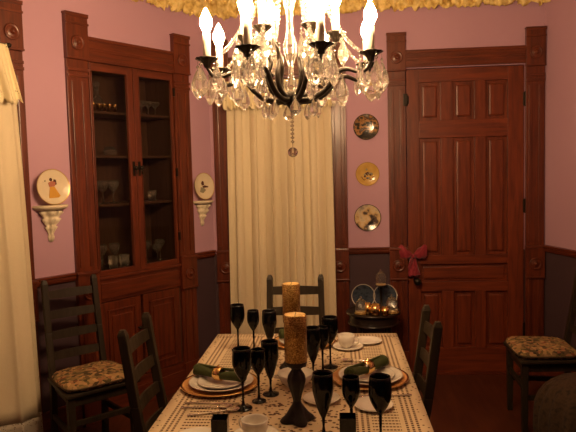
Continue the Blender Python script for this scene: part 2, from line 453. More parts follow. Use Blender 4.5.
def panel(parent, x0, x1, z0, z1, m, y=.038):
    b = MB(); b.box(x0 - .004, x1 + .004, y, y + .010, z0 - .004, z1 + .004, m)
    i = .026
    if z1 - z0 > .16: b.box(x0 + i, x1 - i, y - .016, y + .004, z0 + i, z1 - i, m, .012)
    else: b.box(x0 + .02, x1 - .02, y - .012, y + .004, z0 + .02, z1 - .02, m, .010)
    return b.build('door_panel', parent)
for z0, z1 in rows:
    for x0, x1 in cols: panel(leaf, x0, x1, z0, z1, DOORV)
panel(leaf, .644, 1.302, .722, .862, DOORH)
b = MB(); b.lathe([(0, 0), (.026, 0), (.026, .006), (.010, .010), (.010, .035), (.024, .042), (.030, .055), (.024, .070), (0, .076)], BRONZE, 20, T(.612, .012, .735) @ FACE)
tag(b.build('door_knob', door), 'dark metal door knob')
for zz in (.35, 1.30, 2.10):
    b = MB(); b.box(1.412, 1.436, -.006, .012, zz - .05, zz + .05, BRONZE, .002); b.lathe([(.006, -.055), (.006, .055)], BRONZE, 10, T(1.424, -.006, zz)); b.build('hinge', door)
b = MB(); b.box(.520, .552, -.034, -.02, 2.075, 2.165, BRONZE, .004); b.box(.535, .566, -.006, .014, 2.09, 2.15, BRONZE, .003); b.build('rim_latch', door)
b = MB(); b.box(.545, 1.42, -.02, .05, 0, .008, WOODH); b.build('threshold', door)

# window in the back wall
win = thing('window_2', 'carved mahogany window behind the cream curtain in the back wall', 'window', (0, YB, 0), 0, kind='structure')
casing(win, -.938, -.805); casing(win, -.042, .090); header(win, -.805, -.042)
def sash(parent, x0, x1, z0=.56, z1=2.33):
    b = MB()
    for a in ((x0, x0 + .05, z0, z1), (x1 - .05, x1, z0, z1), (x0, x1, z0, z0 + .07), (x0, x1, z1 - .05, z1), (x0, x1, (z0 + z1) / 2 - .025, (z0 + z1) / 2 + .025)):
        b.box(a[0], a[1], .03, .07, a[2], a[3], WOODV, .003)
    b.box(x0 - .02, x1 + .02, -.05, .06, z0 - .03, z0, WOODH, .004)
    s = b.build('sash', parent)
    b = MB(); b.box(x0 + .04, x1 - .04, .045, .051, z0 + .05, z1 - .04, NIGHT); b.build('pane', s)
sash(win, -.80, -.045)
# window in the canted wall
wl = thing('window_1', 'carved mahogany window behind the long cream curtain beside the china cabinet', 'window', cl, TH, kind='structure')
casing(wl, WC - 1.647, WC - 1.514); casing(wl, WC - 2.75, WC - 2.617); header(wl, WC - 2.617, WC - 1.647); sash(wl, WC - 2.617, WC - 1.647)

# ------------------------------------------------------------------ curtains
def curtain(name, label, loc, rotz, x0, x1, ztop, zbot, t, flare0, flare1, folds, hem=0):
    root = thing(name, label, 'curtain', loc, rotz)
    rnd = random.Random(len(label)); ph = [rnd.uniform(0, 6) for _ in range(5)]
    W = x1 - x0
    def fn(u, v, zt=ztop, zb=zbot):
        z = zt + (zb - zt) * v; k = (ztop - z) / ztop
        xa = x0 + flare0 * k ** .9; xb = x1 + flare1 * k ** .5
        w = math.sin(u * folds * 2 * PI + ph[0] + .5 * math.sin(3 * u * PI + ph[1])) + .45 * math.sin(u * folds * 2 * PI * 1.83 + ph[2] + k) + .25 * math.sin(u * folds * 5.1 * PI + ph[3])
        return (xa + (xb - xa) * u + .010 * math.sin(u * folds * 4 * PI + ph[4]), -t - (.014 + .014 * k) * w - .03 * k, z)
    zc = zbot + hem
    b = MB(); b.grid(150, 26, lambda u, v: fn(u, v, ztop, zc), CURT); b.build('curtain_panel', root, solid=.003)
    if hem:
        b = MB(); b.grid(150, 6, lambda u, v: fn(u, v, zc, zbot), HEM); tag(b.build('lace_hem', root, solid=.002), 'grey lace hem')
    return root
def valance(name, label, loc, rotz, x0, x1, ztop, zbot, t, folds, flare=0):
    b = MB()
    def fn(u, v):
        w = math.sin(u * folds * 2 * PI) + .4 * math.sin(u * folds * 4.7 * PI + 1)
        sc_ = abs(math.sin(u * folds * 2.2 * PI)) ** .6
        zb = zbot + .035 * (1 - sc_)
        z = ztop + (zb - ztop) * v
        k = 1 + .35 * (.5 - abs(v - .12)) if v < .2 else 1
        return (x0 + (x1 + flare * v - x0) * u, -t - (.010 + .014 * v) * w * k - .02 * v, z)
    b.grid(240, 18, fn, VALANCE)
    return tag(b.build(name, None, loc, rotz, solid=.002), label, 'valance')
def rod(name, label, loc, rotz, x0, x1, z, t):
    r = thing(name, label, 'curtain rod', loc, rotz)
    b = MB(); b.tube([(x0, -t, z), (x1, -t, z)], .009, BRONZE, 10); b.build('pole', r)
    for x in (x0 + .03, x1 - .03):
        b = MB(); b.tube([(x, -.02, z), (x, -t, z)], .006, BRONZE, 8); b.lathe([(0, 0), (.02, 0), (.02, .008), (0, .01)], BRONZE, 14, T(x, -.024, z) @ FACE); b.build('rod_bracket', r)
    for x, sgn in ((x0, -1), (x1, 1)):
        b = MB(); b.lathe([(0, -.016), (.012, -.010), (.017, 0), (.012, .010), (0, .016)], BRONZE, 14, T(x + sgn * .012, -t, z)); b.build('finial', r)
curtain('curtain', 'cream curtain covering the back wall window, hanging in soft folds behind the chandelier', (0, YB, 0), 0, -.815, -.030, 2.265, .02, .075, -.02, .02, 7)
valance('lace_valance', 'scalloped cream lace valance across the top of the back wall window', (0, YB, 0), 0, -.835, -.015, 2.29, 2.075, .115, 9)
rod('curtain_rod', 'dark rod carrying the curtain of the back wall window', (0, YB, 0), 0, -.86, .0, 2.275, .085)
curtain('curtain', 'long cream curtain with grey lace hem hanging beside the china cabinet', cl, TH, WC - 2.66, WC - 1.612, 2.335, .015, .075, -.02, .078, 5, .20)
valance('lace_valance', 'scalloped cream lace valance over the curtain beside the china cabinet', cl, TH, WC - 2.70, WC - 1.655, 2.345, 2.015, .115, 11, .065)
rod('curtain_rod', 'dark rod carrying the lace-hemmed curtain beside the china cabinet', cl, TH, WC - 2.72, WC - 1.640, 2.345, .085)

# ------------------------------------------------------------------ gold ruffle round the top of the walls
def ruffle():
    b = MB(); rnd = random.Random(3)
    pts = [cant(2.85), CORNER, Vector((XR, YB, 0)), Vector((XR, YB, 0)) + DR * 2.2]
    path = []
    for i in range(3):
        a, c = pts[i], pts[i + 1]; n = int((c - a).length / .0085)
        d = (c - a).normalized(); nrm = Vector((d.y, -d.x, 0))
        for k in range(n): path.append((a + (c - a) * k / n, nrm))
    N = len(path)
    from mathutils import noise
    def fn(u, v):
        i = min(N - 1, int(round(u * (N - 1)))); p, n = path[i]; s = i * .0085
        lob = abs(math.sin(s * 21 + 1.3 * math.sin(s * 7))) ** .7
        zb = 2.808 - .028 * lob - .026 * noise.noise(Vector((s * 34, 0, 0))) - .012 * noise.noise(Vector((s * 90, 3, 0)))
        z = 2.985 + (zb - 2.985) * v
        q = noise.noise(Vector((s * 26, v * 4.5, 1.7))) * .045 + noise.noise(Vector((s * 70, v * 11, 5))) * .032
        bul = .030 + .030 * math.sin(min(1, v * 1.2) * PI) + q
        return p + n * max(.012, bul) + Vector((0, 0, z + .014 * noise.noise(Vector((s * 40, v * 8, 9)))))
    b.grid(N - 1, 14, fn, RUFF)
    return tag(b.build('ruffled_garland', None, solid=.003), 'crumpled gold ruffle running round the walls just under the ceiling', 'garland')
ruffle()

# ------------------------------------------------------------------ built-in china cabinet
CS = .728
cab = thing('china_cabinet', 'built-in mahogany china cabinet with two glazed doors between the wall brackets', 'cabinet', cant(CS), TH)
X = lambda s: CS - s
casing(cab, X(1.235), X(1.083)); casing(cab, X(.372), X(.222)); header(cab, X(1.083), X(.372))
b = MB(); D = .30
b.box(X(1.083), X(.372), D - .015, D, .10, 2.335, CABIN); b.box(X(1.083), X(1.068), 0, D, .10, 2.335, CABIN); b.box(X(.387), X(.372), 0, D, .10, 2.335, CABIN)
b.box(X(1.083), X(.372), 0, D, 2.315, 2.335, CABIN); b.box(X(1.083), X(.372), 0, D, .10, .12, CABIN)
b.build('carcass', cab)
for z in (.955, 1.400, 1.725, 2.015):
    b = MB(); b.box(X(1.068), X(.387), .03 if z > 1 else 0, D - .015, z, z + .018, CABIN, .002); b.build('shelf', cab)
b = MB(); b.box(X(1.083), X(.372), -.014, .02, .775, .935, WOODH, .003); b.box(X(1.06), X(.395), -.020, -.010, .795, .90, WOODH, .004)
b.box(X(1.083), X(.372), -.030, .01, .925, .945, WOODH, .004); b.build('rail', cab)
b = MB(); b.box(X(1.083), X(.372), -.014, .02, .0, .20, WOODH, .003); b.box(X(1.083), X(.372), -.03, 0, 0, .14, WOODH, .004); b.build('plinth', cab)
for s0, s1, g0, g1, lat in ((1.075, .737, 1.062, .782, .758), (.733, .380, .690, .398, .711)):
    xs0, xs1, a0, a1 = X(s0), X(s1), X(g0), X(g1)
    b = MB()
    b.box(xs0, a0, -.018, .010, .945, 2.330, WOODV, .004); b.box(a1, xs1, -.018, .010, .945, 2.330, WOODV, .004)
    b.box(a0, a1, -.018, .010, 2.280, 2.330, WOODH, .003); b.box(a0, a1, -.018, .010, .945, .985, WOODH, .003)
    for q in ((a0, a0 + .006, .985, 2.28), (a1 - .006, a1, .985, 2.28)): b.box(q[0], q[1], -.022, .004, q[2], q[3], WOODV, .004)
    dd = b.build('glass_door', cab)
    b = MB(); b.box(a0 - .005, a1 + .005, -.004, -.001, .98, 2.285, PANE); tag(b.build('glass_pane', dd), 'clear glass pane')
    b = MB(); xl = X(lat)
    b.box(xl - .010, xl + .010, -.024, -.017, 1.60, 1.70, BRONZE, .003)
    b.lathe([(0, 0), (.008, 0), (.006, .012), (.014, .020), (.016, .028), (.010, .036), (0, .038)], BRONZE, 14, T(xl, -.022, 1.655) @ FACE)
    b.tube([(xl, -.05, 1.655), (xl, -.05, 1.61)], .005, BRONZE, 8); tag(b.build('latch', dd), 'dark metal latch')
for s0, s1 in ((1.068, .742), (.722, .390)):
    x0, x1 = X(s0), X(s1); b = MB()
    b.box(x0, x1, -.012, .012, .205, .770, WOODV, .003)
    d2 = b.build('cupboard_door', cab)
    b = MB(); i = .05
    for q in ((x0 + i, x0 + i + .012, .26, .715), (x1 - i - .012, x1 - i, .26, .715), (x0 + i, x1 - i, .26, .272), (x0 + i, x1 - i, .703, .715)):
        b.box(q[0], q[1], -.022, -.010, q[2], q[3], WOODV, .003)
    b.box(x0 + i + .03, x1 - i - .03, -.022, -.010, .30, .675, WOODV, .006); b.build('raised_panel', d2)
    xk = x1 - .028 if s0 > 1 else x0 + .028
    b = MB(); b.lathe([(0, 0), (.007, 0), (.006, .014), (.014, .022), (.012, .030), (0, .034)], BRONZE, 14, T(xk, -.012, .55) @ FACE); b.build('knob', d2)
for zz in (1.15, 1.62, 2.20):
    b = MB(); b.box(X(.384), X(.366), -.028, -.010, zz - .03, zz + .03, BRONZE, .002); b.build('hinge', cab)
b = MB(); b.box(X(1.09), X(.365), -.034, -.018, 2.332, 2.345, WOODH, .003); b.build('top_bead', cab)

# glassware in the cabinet
def prof_goblet(h, r, rb=.6, stem=.0035, foot=.7):
    zb = h * (1 - rb)
    P = [(0, 0), (r * foot, 0), (r * foot, .003), (r * .25, .007), (stem, .014), (stem, zb - .006), (stem * 1.6, zb)]
    for k in range(1, 9):
        t = k / 8; P.append((r * (math.sin(t * PI * .62) / math.sin(PI * .62)) * (1 if t < .75 else 1 - .12 * (t - .75) / .25), zb + (h - zb) * t))
    P += [(P[-1][0] - .0015, h)]
    for k in range(7, 0, -1):
        t = k / 8; P.append((r * (math.sin(t * PI * .62) / math.sin(PI * .62)) * (1 if t < .75 else 1 - .12 * (t - .75) / .25) - .0022 if t > .15 else r * .1, zb + .003 + (h - zb - .003) * t))
    P.append((0, zb + .004))
    return P
def stem_glass(h, r, m, name, label, cat, loc, group=None, rb=.55):
    b = MB(); b.lathe(prof_goblet(h, r, rb), m, 20)
    return tag(b.build(name, None, loc), label, cat, group)
def tumbler(h, r, m, name, label, cat, loc, group=None, rim=None):
    b = MB(); b.lathe([(0, 0), (r * .85, 0), (r, h * .96)], m, 18); b.lathe([(r, h * .96), (r, h), (r - .002, h), (r - .002, h * .96)], rim or m, 18)
    b.lathe([(r - .002, h * .96), (r * .85 - .002, .006), (0, .006)], m, 18)
    return tag(b.build(name, None, loc), label, cat, group)
# top shelf
b = MB(); b.lathe([(0, 0), (.042, 0), (.050, .02), (.050, .06), (.020, .11), (.014, .12), (.014, .15), (.020, .153), (0, .155)], GLASS, 20)
de = thing('decanter', 'clear glass decanter with round stopper on the cabinet top shelf', 'decanter', cant(.93, -.12, 2.033), TH)
b.build('bottle_body', de)
b = MB(); b.lathe([(0, .150), (.010, .155), (.010, .162), (.024, .178), (.024, .19), (.010, .206), (0, .208)], GLASS, 14); b.build('stopper', de)
for i in range(5):
    tumbler(.05, .017, GOLDR, 'liqueur_glass', 'tiny gilded liqueur glass in the row before the decanter', 'glass', cant(1.005 - .042 * i, -.055, 2.033), 'liqueur glasses on the top shelf', GOLDR)
for i in range(4):
    stem_glass(.10, .032, GLASS, 'sherbet_glass', 'footed clear sherbet glass behind the narrower glazed door, top shelf', 'glass', cant(.64 - .062 * i, -.10, 2.033), 'sherbet glasses on the top shelf', .5)
b = MB(); b.lathe([(0, 0), (.04, 0), (.05, .03), (.03, .06), (0, .062)], GLASS, 18)
tag(b.build('glass_dish', None, cant(.86, -.10, 1.743)), 'covered clear glass dish alone on the second cabinet shelf', 'dish')
for i, (s, t) in enumerate(((1.0, -.08), (.93, -.10), (.86, -.08), (.815, -.15))):
    stem_glass(.155, .037, GLASS, 'wine_glass', 'clear stemmed wine glass on the third cabinet shelf', 'glass', cant(s, t, 1.418), 'wine glasses on the third shelf')
tumbler(.075, .032, GLASS, 'drinking_glass', 'single clear tumbler on the third cabinet shelf', 'glass', cant(.52, -.09, 1.418))
for i, (s, t) in enumerate(((1.02, -.06), (.965, -.10), (.91, -.05), (.86, -.10), (.82, -.05))):
    if i % 2 == 0: tumbler(.09, .034, GLASS, 'drinking_glass', 'clear tumbler on the cabinet bottom shelf', 'glass', cant(s, t, .973), 'tumblers on the bottom shelf')
    else: stem_glass(.17, .036, GLASS, 'champagne_glass', 'clear stemmed glass among tumblers on the cabinet bottom shelf', 'glass', cant(s, t, .973), 'stemmed glasses among the tumblers')
for i, (s, t) in enumerate(((.65, -.06), (.585, -.10), (.52, -.06), (.46, -.10))):
    stem_glass(.125 + .03 * (i % 2), .034, GLASS, 'cordial_glass', 'clear cordial glass behind the narrower glazed door, bottom shelf', 'glass', cant(s, t, .973), 'cordial glasses on the bottom shelf', .5)

# ------------------------------------------------------------------ bracket shelves and their plates
def bracket(name, label, s, z, k):
    lob = lambda a, zz: 1 + (.13 * math.cos(7 * a) if zz < .19 else 0)
    P = [(0, 0), (.010, .004), (.016, .03), (.013, .05), (.024, .075), (.034, .092), (.024, .098), (.040, .118), (.056, .142), (.044, .148), (.058, .166), (.074, .180), (.072, .190),
         (.086, .197), (.103, .206), (.110, .212), (.110, .225), (0, .225)]
    r = thing(name, label, 'wall bracket', cant(s, 0, z), TH)
    b = MB(); b.lathe([(a * k * (1.45 - .45 * min(1, c / .20)), c * k) for a, c in P[:13]], PLASTER, 42, None, True, PI, PI, lob); b.build('scroll_corbel', r)
    b = MB(); b.lathe([(a * k, c * k) for a, c in [(0, .186)] + P[13:]], PLASTER, 36, None, True, PI, PI); b.build('ledge', r)
    return r
bracket('bracket_shelf', 'ivory plaster bracket shelf on the wall between the long curtain and cabinet', 1.388, 1.212, 1.0)
bracket('bracket_shelf', 'ivory plaster bracket shelf on the narrow wall between cabinet and back window', .124, 1.202, .87)
PLP = [(0, 0), (.55, 0), (.60, .03), (.80, .085), (1.0, .15), (1.0, .175), (.80, .115), (.60, .062), (.52, .05), (0, .05)]
def wallplate(name, label, M, r, face, rim, edge=None, figs=None):
    b = MB()
    P = [(a * r, c * r) for a, c in PLP]
    b.lathe(P[:6], rim, 40, FACE); Pm = (r * .955, .160 * r); b.lathe([P[5], Pm], edge or rim, 40, FACE); b.lathe([Pm] + P[6:], face, 40, FACE)
    if figs: figs(b, r)
    o = b.build(name); o.matrix_world = M
    return tag(o, label, 'plate')
IVORY = plain('ivory glaze', (.74, .64, .45), .2, 0, .4); GOLDP = plain('gold plate rim', (.55, .36, .12), .3, .6)
SKIRT = plain('yellow glaze', (.62, .33, .05), .25); DARKP = plain('brown glaze', (.10, .04, .03), .25); ROSEP = plain('rose glaze', (.45, .16, .10), .25); SAGE = plain('grey green glaze', (.28, .26, .18), .25)
def lady(b, r):
    y0, y1 = -.085 * r, -.045 * r
    b.prism([(x * r, z * r) for x, z in ((-.16, .02), (.10, .02), (.42, -.50), (.30, -.60), (-.28, -.62), (-.22, -.3))], y0, y1, SKIRT)
    b.prism([(x * r, z * r) for x, z in ((-.20, .02), (.12, .03), (.20, .26), (-.02, .34), (-.24, .24))], y0, y1, ROSEP)
    b.lathe([(0, 0), (.10 * r, 0), (.08 * r, .03 * r), (0, .04 * r)], DARKP, 14, T(-.06 * r, y1, .42 * r) @ FACE)
    b.prism([(x * r, z * r) for x, z in ((.14, .10), (.26, .14), (.24, .40), (.12, .44), (.06, .30))], y0 + .001, y1, DARKP)
    for x, z in ((-.55, .30), (-.42, .36), (.50, .40)): b.lathe([(0, 0), (.07 * r, 0), (0, .03 * r)], SAGE, 10, T(x * r, y1, z * r) @ FACE)
def sketch(b, r):
    y0, y1 = -.085 * r, -.045 * r
    b.prism([(x * r, z * r) for x, z in ((-.42, -.42), (-.12, -.5), (.18, -.30), (-.02, -.10), (-.30, -.06))], y0, y1, SAGE)
    b.prism([(x * r, z * r) for x, z in ((-.05, -.12), (.42, -.10), (.46, -.02), (.10, .06), (-.12, .02))], y0, y1, DARKP)
    b.prism([(x * r, z * r) for x, z in ((-.16, .06), (.04, .08), (.02, .34), (-.12, .40), (-.22, .22))], y0, y1, DARKP)
LEAN = Matrix.Rotation(-.10, 4, 'X')
RT = Matrix.Rotation(TH, 4, 'Z')
wallplate('decorative_plate', 'ivory plate with a lady in yellow skirt, standing on a wall bracket', Matrix.Translation(cant(1.388, .045, 1.546)) @ RT @ LEAN, .108, IVORY, IVORY, GOLDP, lady)
wallplate('decorative_plate', 'ivory plate with a small brown sketch, standing on the bracket beside the back window', Matrix.Translation(cant(.136, .042, 1.508)) @ RT @ LEAN, .103, IVORY, IVORY, GOLDP, sketch)
P1 = plate_paint('dark painted scene', [(.012, .012, .012), (.06, .05, .035), (.42, .22, .08), (.07, .04, .03), (.30, .28, .24)], [.36, .46, .54, .62, .76], 22, 1.3, comp=1.2)
P2 = plate_paint('amber glaze', [(.50, .30, .07), (.62, .40, .12)], [.3, .7], 20, 4.2)
P3 = plate_paint('pale painted landscape', [(.03, .025, .025), (.14, .10, .08), (.60, .42, .20), (.68, .56, .36), (.22, .20, .22)], [.32, .42, .50, .62, .86], 16, 7.7, comp=2.2)
DRIM = plain('dark bronze rim', (.07, .05, .035), .15, .3, .6); AMB = plain('amber rim', (.42, .24, .06), .25, .2)
def posy(b, r):
    y0, y1 = -.085 * r, -.045 * r; rr = random.Random(5)
    for k in range(16):
        a = rr.uniform(0, 2 * PI); d = rr.uniform(0, .40) * r
        b.lathe([(0, 0), (.10 * r, 0), (.06 * r, .03 * r), (0, .035 * r)], (DARKP, SAGE, plain('slate glaze', (.12, .13, .17), .2))[k % 3] if k < 3 else (DARKP, SAGE)[k % 2], 8,
                T(d * math.cos(a), y1, d * math.sin(a) + .02 * r) @ FACE)
    for sgn in (-1, 1):
        pts = [(sgn * (.18 + .5 * t) * r, y1, (-.42 - .12 * math.sin(t * 7) + .10 * t) * r) for t in [k / 12 for k in range(13)]]
        b.tube(pts, .030 * r, DARKP, 6)
bk = lambda x, z: Matrix.Translation((x, YB + .002, z))
wallplate('decorative_plate', 'dark painted plate, topmost of the column beside the door', bk(.241, 1.928), .098, P1, DRIM, DRIM)
wallplate('decorative_plate', 'amber plate with dark flowers in the middle of the wall column', bk(.246, 1.569), .091, P2, AMB, AMB, posy)
wallplate('decorative_plate', 'pale painted landscape plate, lowest of the column on the wall', bk(.241, 1.234), .103, P3, DRIM, DRIM)

# ------------------------------------------------------------------ bow on the door casing
bow = thing('ribbon_bow', 'crimson ribbon bow hanging by the door knob', 'bow', (.580, YB - .006, .930), 0)
for sgn in (-1, 1):
    b = MB()
    def lobe(u, v, g=sgn):
        a = v * 2 * PI; h = .010 + .042 * math.sin(min(1, u * 1.15) * PI * .62) ** 1.2; dp = .008 + .016 * math.sin(u * PI)
        if u > .92: h *= .80; dp *= .7
        return (g * (.008 + .098 * u), -.026 - dp * math.sin(a), .012 + .030 * u + h * math.cos(a) + .006 * math.sin(u * 9 + a * 3))
    b.grid(14, 18, lobe, REDB); b.build('loop', bow)
    b = MB(); b.grid(10, 6, lambda u, v, g=sgn: (g * (.006 + .018 * u) + (v - .5) * (.022 + .052 * u), -.022 - .010 * math.sin(u * 5 + v * 6 + g), -.006 - .150 * u + (.026 * abs(v - .5) if u > .95 else 0)), REDB)
    b.build('tail', bow, solid=.002)
b = MB(); b.lathe([(0, -.02), (.014, -.014), (.018, 0), (.014, .014), (0, .02)], REDB, 12, T(0, -.024, 0)); b.build('knot', bow)

# ------------------------------------------------------------------ chairs
def make_chair(label, loc, rotz, group):
    r = thing('ladder_back_chair', label, 'chair', loc, rotz, group)
    def yb(z): return .172 + max(0, z - .42) * .152
    def xb(z): return .155 - .012 * max(0, z - .42)
    for sgn in (-1, 1):
        b = MB(); w, d = .017, .018
        zs = [0, .42, .70, .985]; ys = [.205, yb(.42), yb(.70) + .004, yb(.985)]
        for i in range(3):
            q = []
            for z, y in ((zs[i], ys[i]), (zs[i + 1], ys[i + 1])):
                x = sgn * xb(z); q += [(x - w, y - d, z), (x + w, y - d, z), (x + w, y + d, z), (x - w, y + d, z)]
            b.hexa(q, DARKCHAIR, .004 if i else .003)
        x, y = sgn * xb(.985), yb(.985)
        b.hexa([(x - w, y - d, .983), (x + w, y - d, .983), (x + w, y + d, .983), (x - w, y + d, .983), (x - w * .6, y - d * .5, 1.004), (x + w * .6, y - d * .5, 1.004), (x + w * .6, y + d * .6, 1.004), (x - w * .6, y + d * .6, 1.004)], DARKCHAIR, .003)
        b.build('back_post', r)
        b = MB(); x = sgn * .178
        b.hexa([(x - .016, -.186, 0), (x + .016, -.186, 0), (x + .016, -.154, 0), (x - .016, -.154, 0), (x - .02, -.190, .425), (x + .02, -.190, .425), (x + .02, -.15, .425), (x - .02, -.15, .425)], DARKCHAIR, .003)
        b.build('leg', r)
        b = MB(); b.hexa([(sgn * .178 - .009, -.16, .20), (sgn * .178 + .009, -.16, .20), (sgn * .158 + .009, .19, .20), (sgn * .158 - .009, .19, .20),
                          (sgn * .178 - .009, -.16, .23), (sgn * .178 + .009, -.16, .23), (sgn * .158 + .009, .19, .23), (sgn * .158 - .009, .19, .23)], DARKCHAIR); b.build('stretcher', r)
    b = MB(); b.box(-.17, .17, -.182, -.162, .26, .29, DARKCHAIR, .003); b.build('stretcher', r)
    for z in (.892, .775, .657, .540):
        b = MB(); n = 8; w = xb(z)
        def sl(u, v, z=z, w=w):
            x = -w + 2 * w * u; bowd = .018 * math.sin(u * PI)
            zz = z + (.044 + .008 * math.sin(u * PI)) * v - .006 * math.sin(u * PI)
            return (x, yb(zz) + bowd, zz)
        b.grid(n, 1, sl, DARKCHAIR, False); b.build('ladder_slat', r, solid=.010)
    b = MB()
    b.hexa([(-.215, -.205, .425), (.215, -.205, .425), (.178, .205, .425), (-.178, .205, .425), (-.215, -.205, .448), (.215, -.205, .448), (.178, .205, .448), (-.178, .205, .448)], DARKCHAIR, .008)
    b.build('seat', r)
    b = MB(); b.hexa([(-.18, -.178, .37), (.18, -.178, .37), (.15, .18, .37), (-.15, .18, .37), (-.18, -.178, .428), (.18, -.178, .428), (.15, .18, .428), (-.15, .18, .428)], DARKCHAIR, .002); b.build('seat_apron', r)
    return r
G = 'ladder-back chairs round the room'
ch = make_chair('dark ladder-back chair at the far table end, back against the curtained window', (-.245, 3.245, 0), 0, G)
dup(ch, (-.580, 2.428, 0), PI / 2, 'dark ladder-back chair at the table in front of the china cabinet', G)
dup(ch, (.128, 2.530, 0), -PI / 2, 'dark ladder-back chair at the table side facing the cabinet, door behind it', G)
wch = dup(ch, (-1.428, 3.335, 0), math.radians(44), 'dark ladder-back chair by the cabinet with floral cushion, beside the long curtain', G)
rch = dup(ch, (1.280, 3.840, 0), math.radians(-92), 'dark ladder-back chair against the side wall by the door, floral cushion on it', G)
def cushion(label, loc, rotz):
    b = MB(); n = 40
    def prof(a):
        c, s = math.cos(a), math.sin(a); e = .42
        x = math.copysign(abs(c) ** e, c); y = math.copysign(abs(s) ** e, s)
        return x * (.205 - .020 * (y + 1) / 2), y * .180
    rings = [(.90, 0), (1.0, .008), (1.02, .020), (1.0, .032), (.93, .043), (.75, .050), (.45, .053), (.18, .054)]
    V = []
    for k, z in rings:
        V.append([b.bm.verts.new((prof(2 * PI * i / n)[0] * k, prof(2 * PI * i / n)[1] * k, z + .002 * math.sin(i * 3))) for i in range(n)])
    fs = [b.bm.faces.new(V[0][::-1]), b.bm.faces.new(V[-1])]
    for A, B in zip(V, V[1:]):
        for i in range(n): fs.append(b.bm.faces.new((A[i], A[(i + 1) % n], B[(i + 1) % n], B[i])))
    b._fin(fs, TAPES, True)
    r = thing('seat_cushion', label, 'cushion', loc, rotz)
    b.build('pad', r)
    b = MB(); pts = [(prof(2 * PI * i / n)[0] * 1.02, prof(2 * PI * i / n)[1] * 1.02, .020) for i in range(n)]
    b.tube(pts, .005, plain('brown piping', (.06, .035, .015), .9), 6, None, True); b.build('piping', r)
def on_seat(c, dz=.449):
    a = c.rotation_euler.z; return (c.location.x + .028 * math.sin(a), c.location.y - .028 * math.cos(a), dz)
cushion('floral tapestry cushion on the chair beside the long curtain', on_seat(wch), wch.rotation_euler.z)
cushion('floral tapestry cushion on the chair against the side wall', on_seat(rch), rch.rotation_euler.z)

# ottoman
ot = thing('ottoman', 'round brown chenille footstool beside the chair by the side wall', 'footstool', (1.33, 3.37, 0), .2)
b = MB(); b.lathe([(0, .05), (.225, .05), (.245, .08), (.252, .17), (.246, .27), (.225, .33), (.19, .385), (.13, .425), (.06, .440), (0, .443)], POUF, 108, None, True, 2 * PI, 0, lambda a, z: 1 + (.045 * math.cos(18 * a) if z < .36 else .03 * (.46 - z) / .10 * math.cos(18 * a)))
b.build('body', ot)
b = MB(); b.lathe([(.024, .436), (.022, .450), (.010, .456), (0, .457)], TAPES, 16); b.build('button', ot)
for i in range(4):
    a = PI / 4 + i * PI / 2; b = MB(); b.lathe([(0, 0), (.018, 0), (.026, .03), (.016, .052), (0, .052)], DARKCHAIR, 14, T(.17 * math.cos(a), .17 * math.sin(a), 0)); b.build('foot', ot)

# ------------------------------------------------------------------ dining table and cloth
tb = thing('dining_table', 'long dark wooden dining table under the lace cloth', 'table', (TCX, TCY, 0))
hx, hy = (TXR - TXL) / 2 - .012, (TYF - TYN) / 2 - .012
b = MB(); b.box(-hx, hx, -hy, hy, .725, .755, DARKTABLE, .006); b.build('tabletop', tb)
b = MB()
for q in ((-hx + .08, hx - .08, -hy + .10, -hy + .12), (-hx + .08, hx - .08, hy - .12, hy - .10), (-hx + .08, -hx + .10, -hy + .1, hy - .1), (hx - .10, hx - .08, -hy + .1, hy - .1)):
    b.box(q[0], q[1], q[2], q[3], .655, .726, DARKTABLE, .003)
b.build('apron', tb)
for sx in (-1, 1):
    for sy in (-1, 1):
        b = MB(); b.lathe([(0, 0), (.024, 0), (.03, .03), (.022, .07), (.028, .12), (.034, .35), (.026, .42), (.038, .46), (.030, .50), (.038, .55), (.038, .727), (0, .727)], DARKTABLE, 18, T(sx * (hx - .10), sy * (hy - .12), 0)); b.build('leg', tb)
def tablecloth():
    b = MB(); W, L = (TXR - TXL) / 2, (TYF - TYN) / 2; drop = .17
    rnd = random.Random(2)
    nx, ny, nd = 24, 44, 6
    us = [-W - drop * k / nd for k in range(nd, 0, -1)] + [-W + 2 * W * k / nx for k in range(nx + 1)] + [W + drop * k / nd for k in range(1, nd + 1)]
    vs = [-L - drop * k / nd for k in range(nd, 0, -1)] + [-L + 2 * L * k / ny for k in range(ny + 1)] + [L + drop * k / nd for k in range(1, nd + 1)]
    def pos(u, v):
        ox, oy = max(0, abs(u) - W), max(0, abs(v) - L)
        z = -max(ox, oy)
        x, y = max(-W, min(W, u)), max(-L, min(L, v))
        k = min(1, max(ox, oy) / .05)
        if ox > 0: x += math.copysign((.002 + .003 * math.sin(y * 26)) * k, u)
        if oy > 0: y += math.copysign((.003 + .003 * math.sin(x * 26)) * k, v)
        return (x, y, z)
    V = [[b.bm.verts.new(pos(u, v)) for v in vs] for u in us]
    fs = [b.bm.faces.new((V[i][j], V[i + 1][j], V[i + 1][j + 1], V[i][j + 1])) for i in range(len(us) - 1) for j in range(len(vs) - 1)]
    b._fin(fs, CLOTH, True)
    o = b.build('tablecloth', None, (TCX, TCY, TZ - .002), solid=.003)
    return tag(o, 'cream crocheted lace tablecloth spread over the dining table', 'tablecloth')
tablecloth()
ZT = TZ + .0005

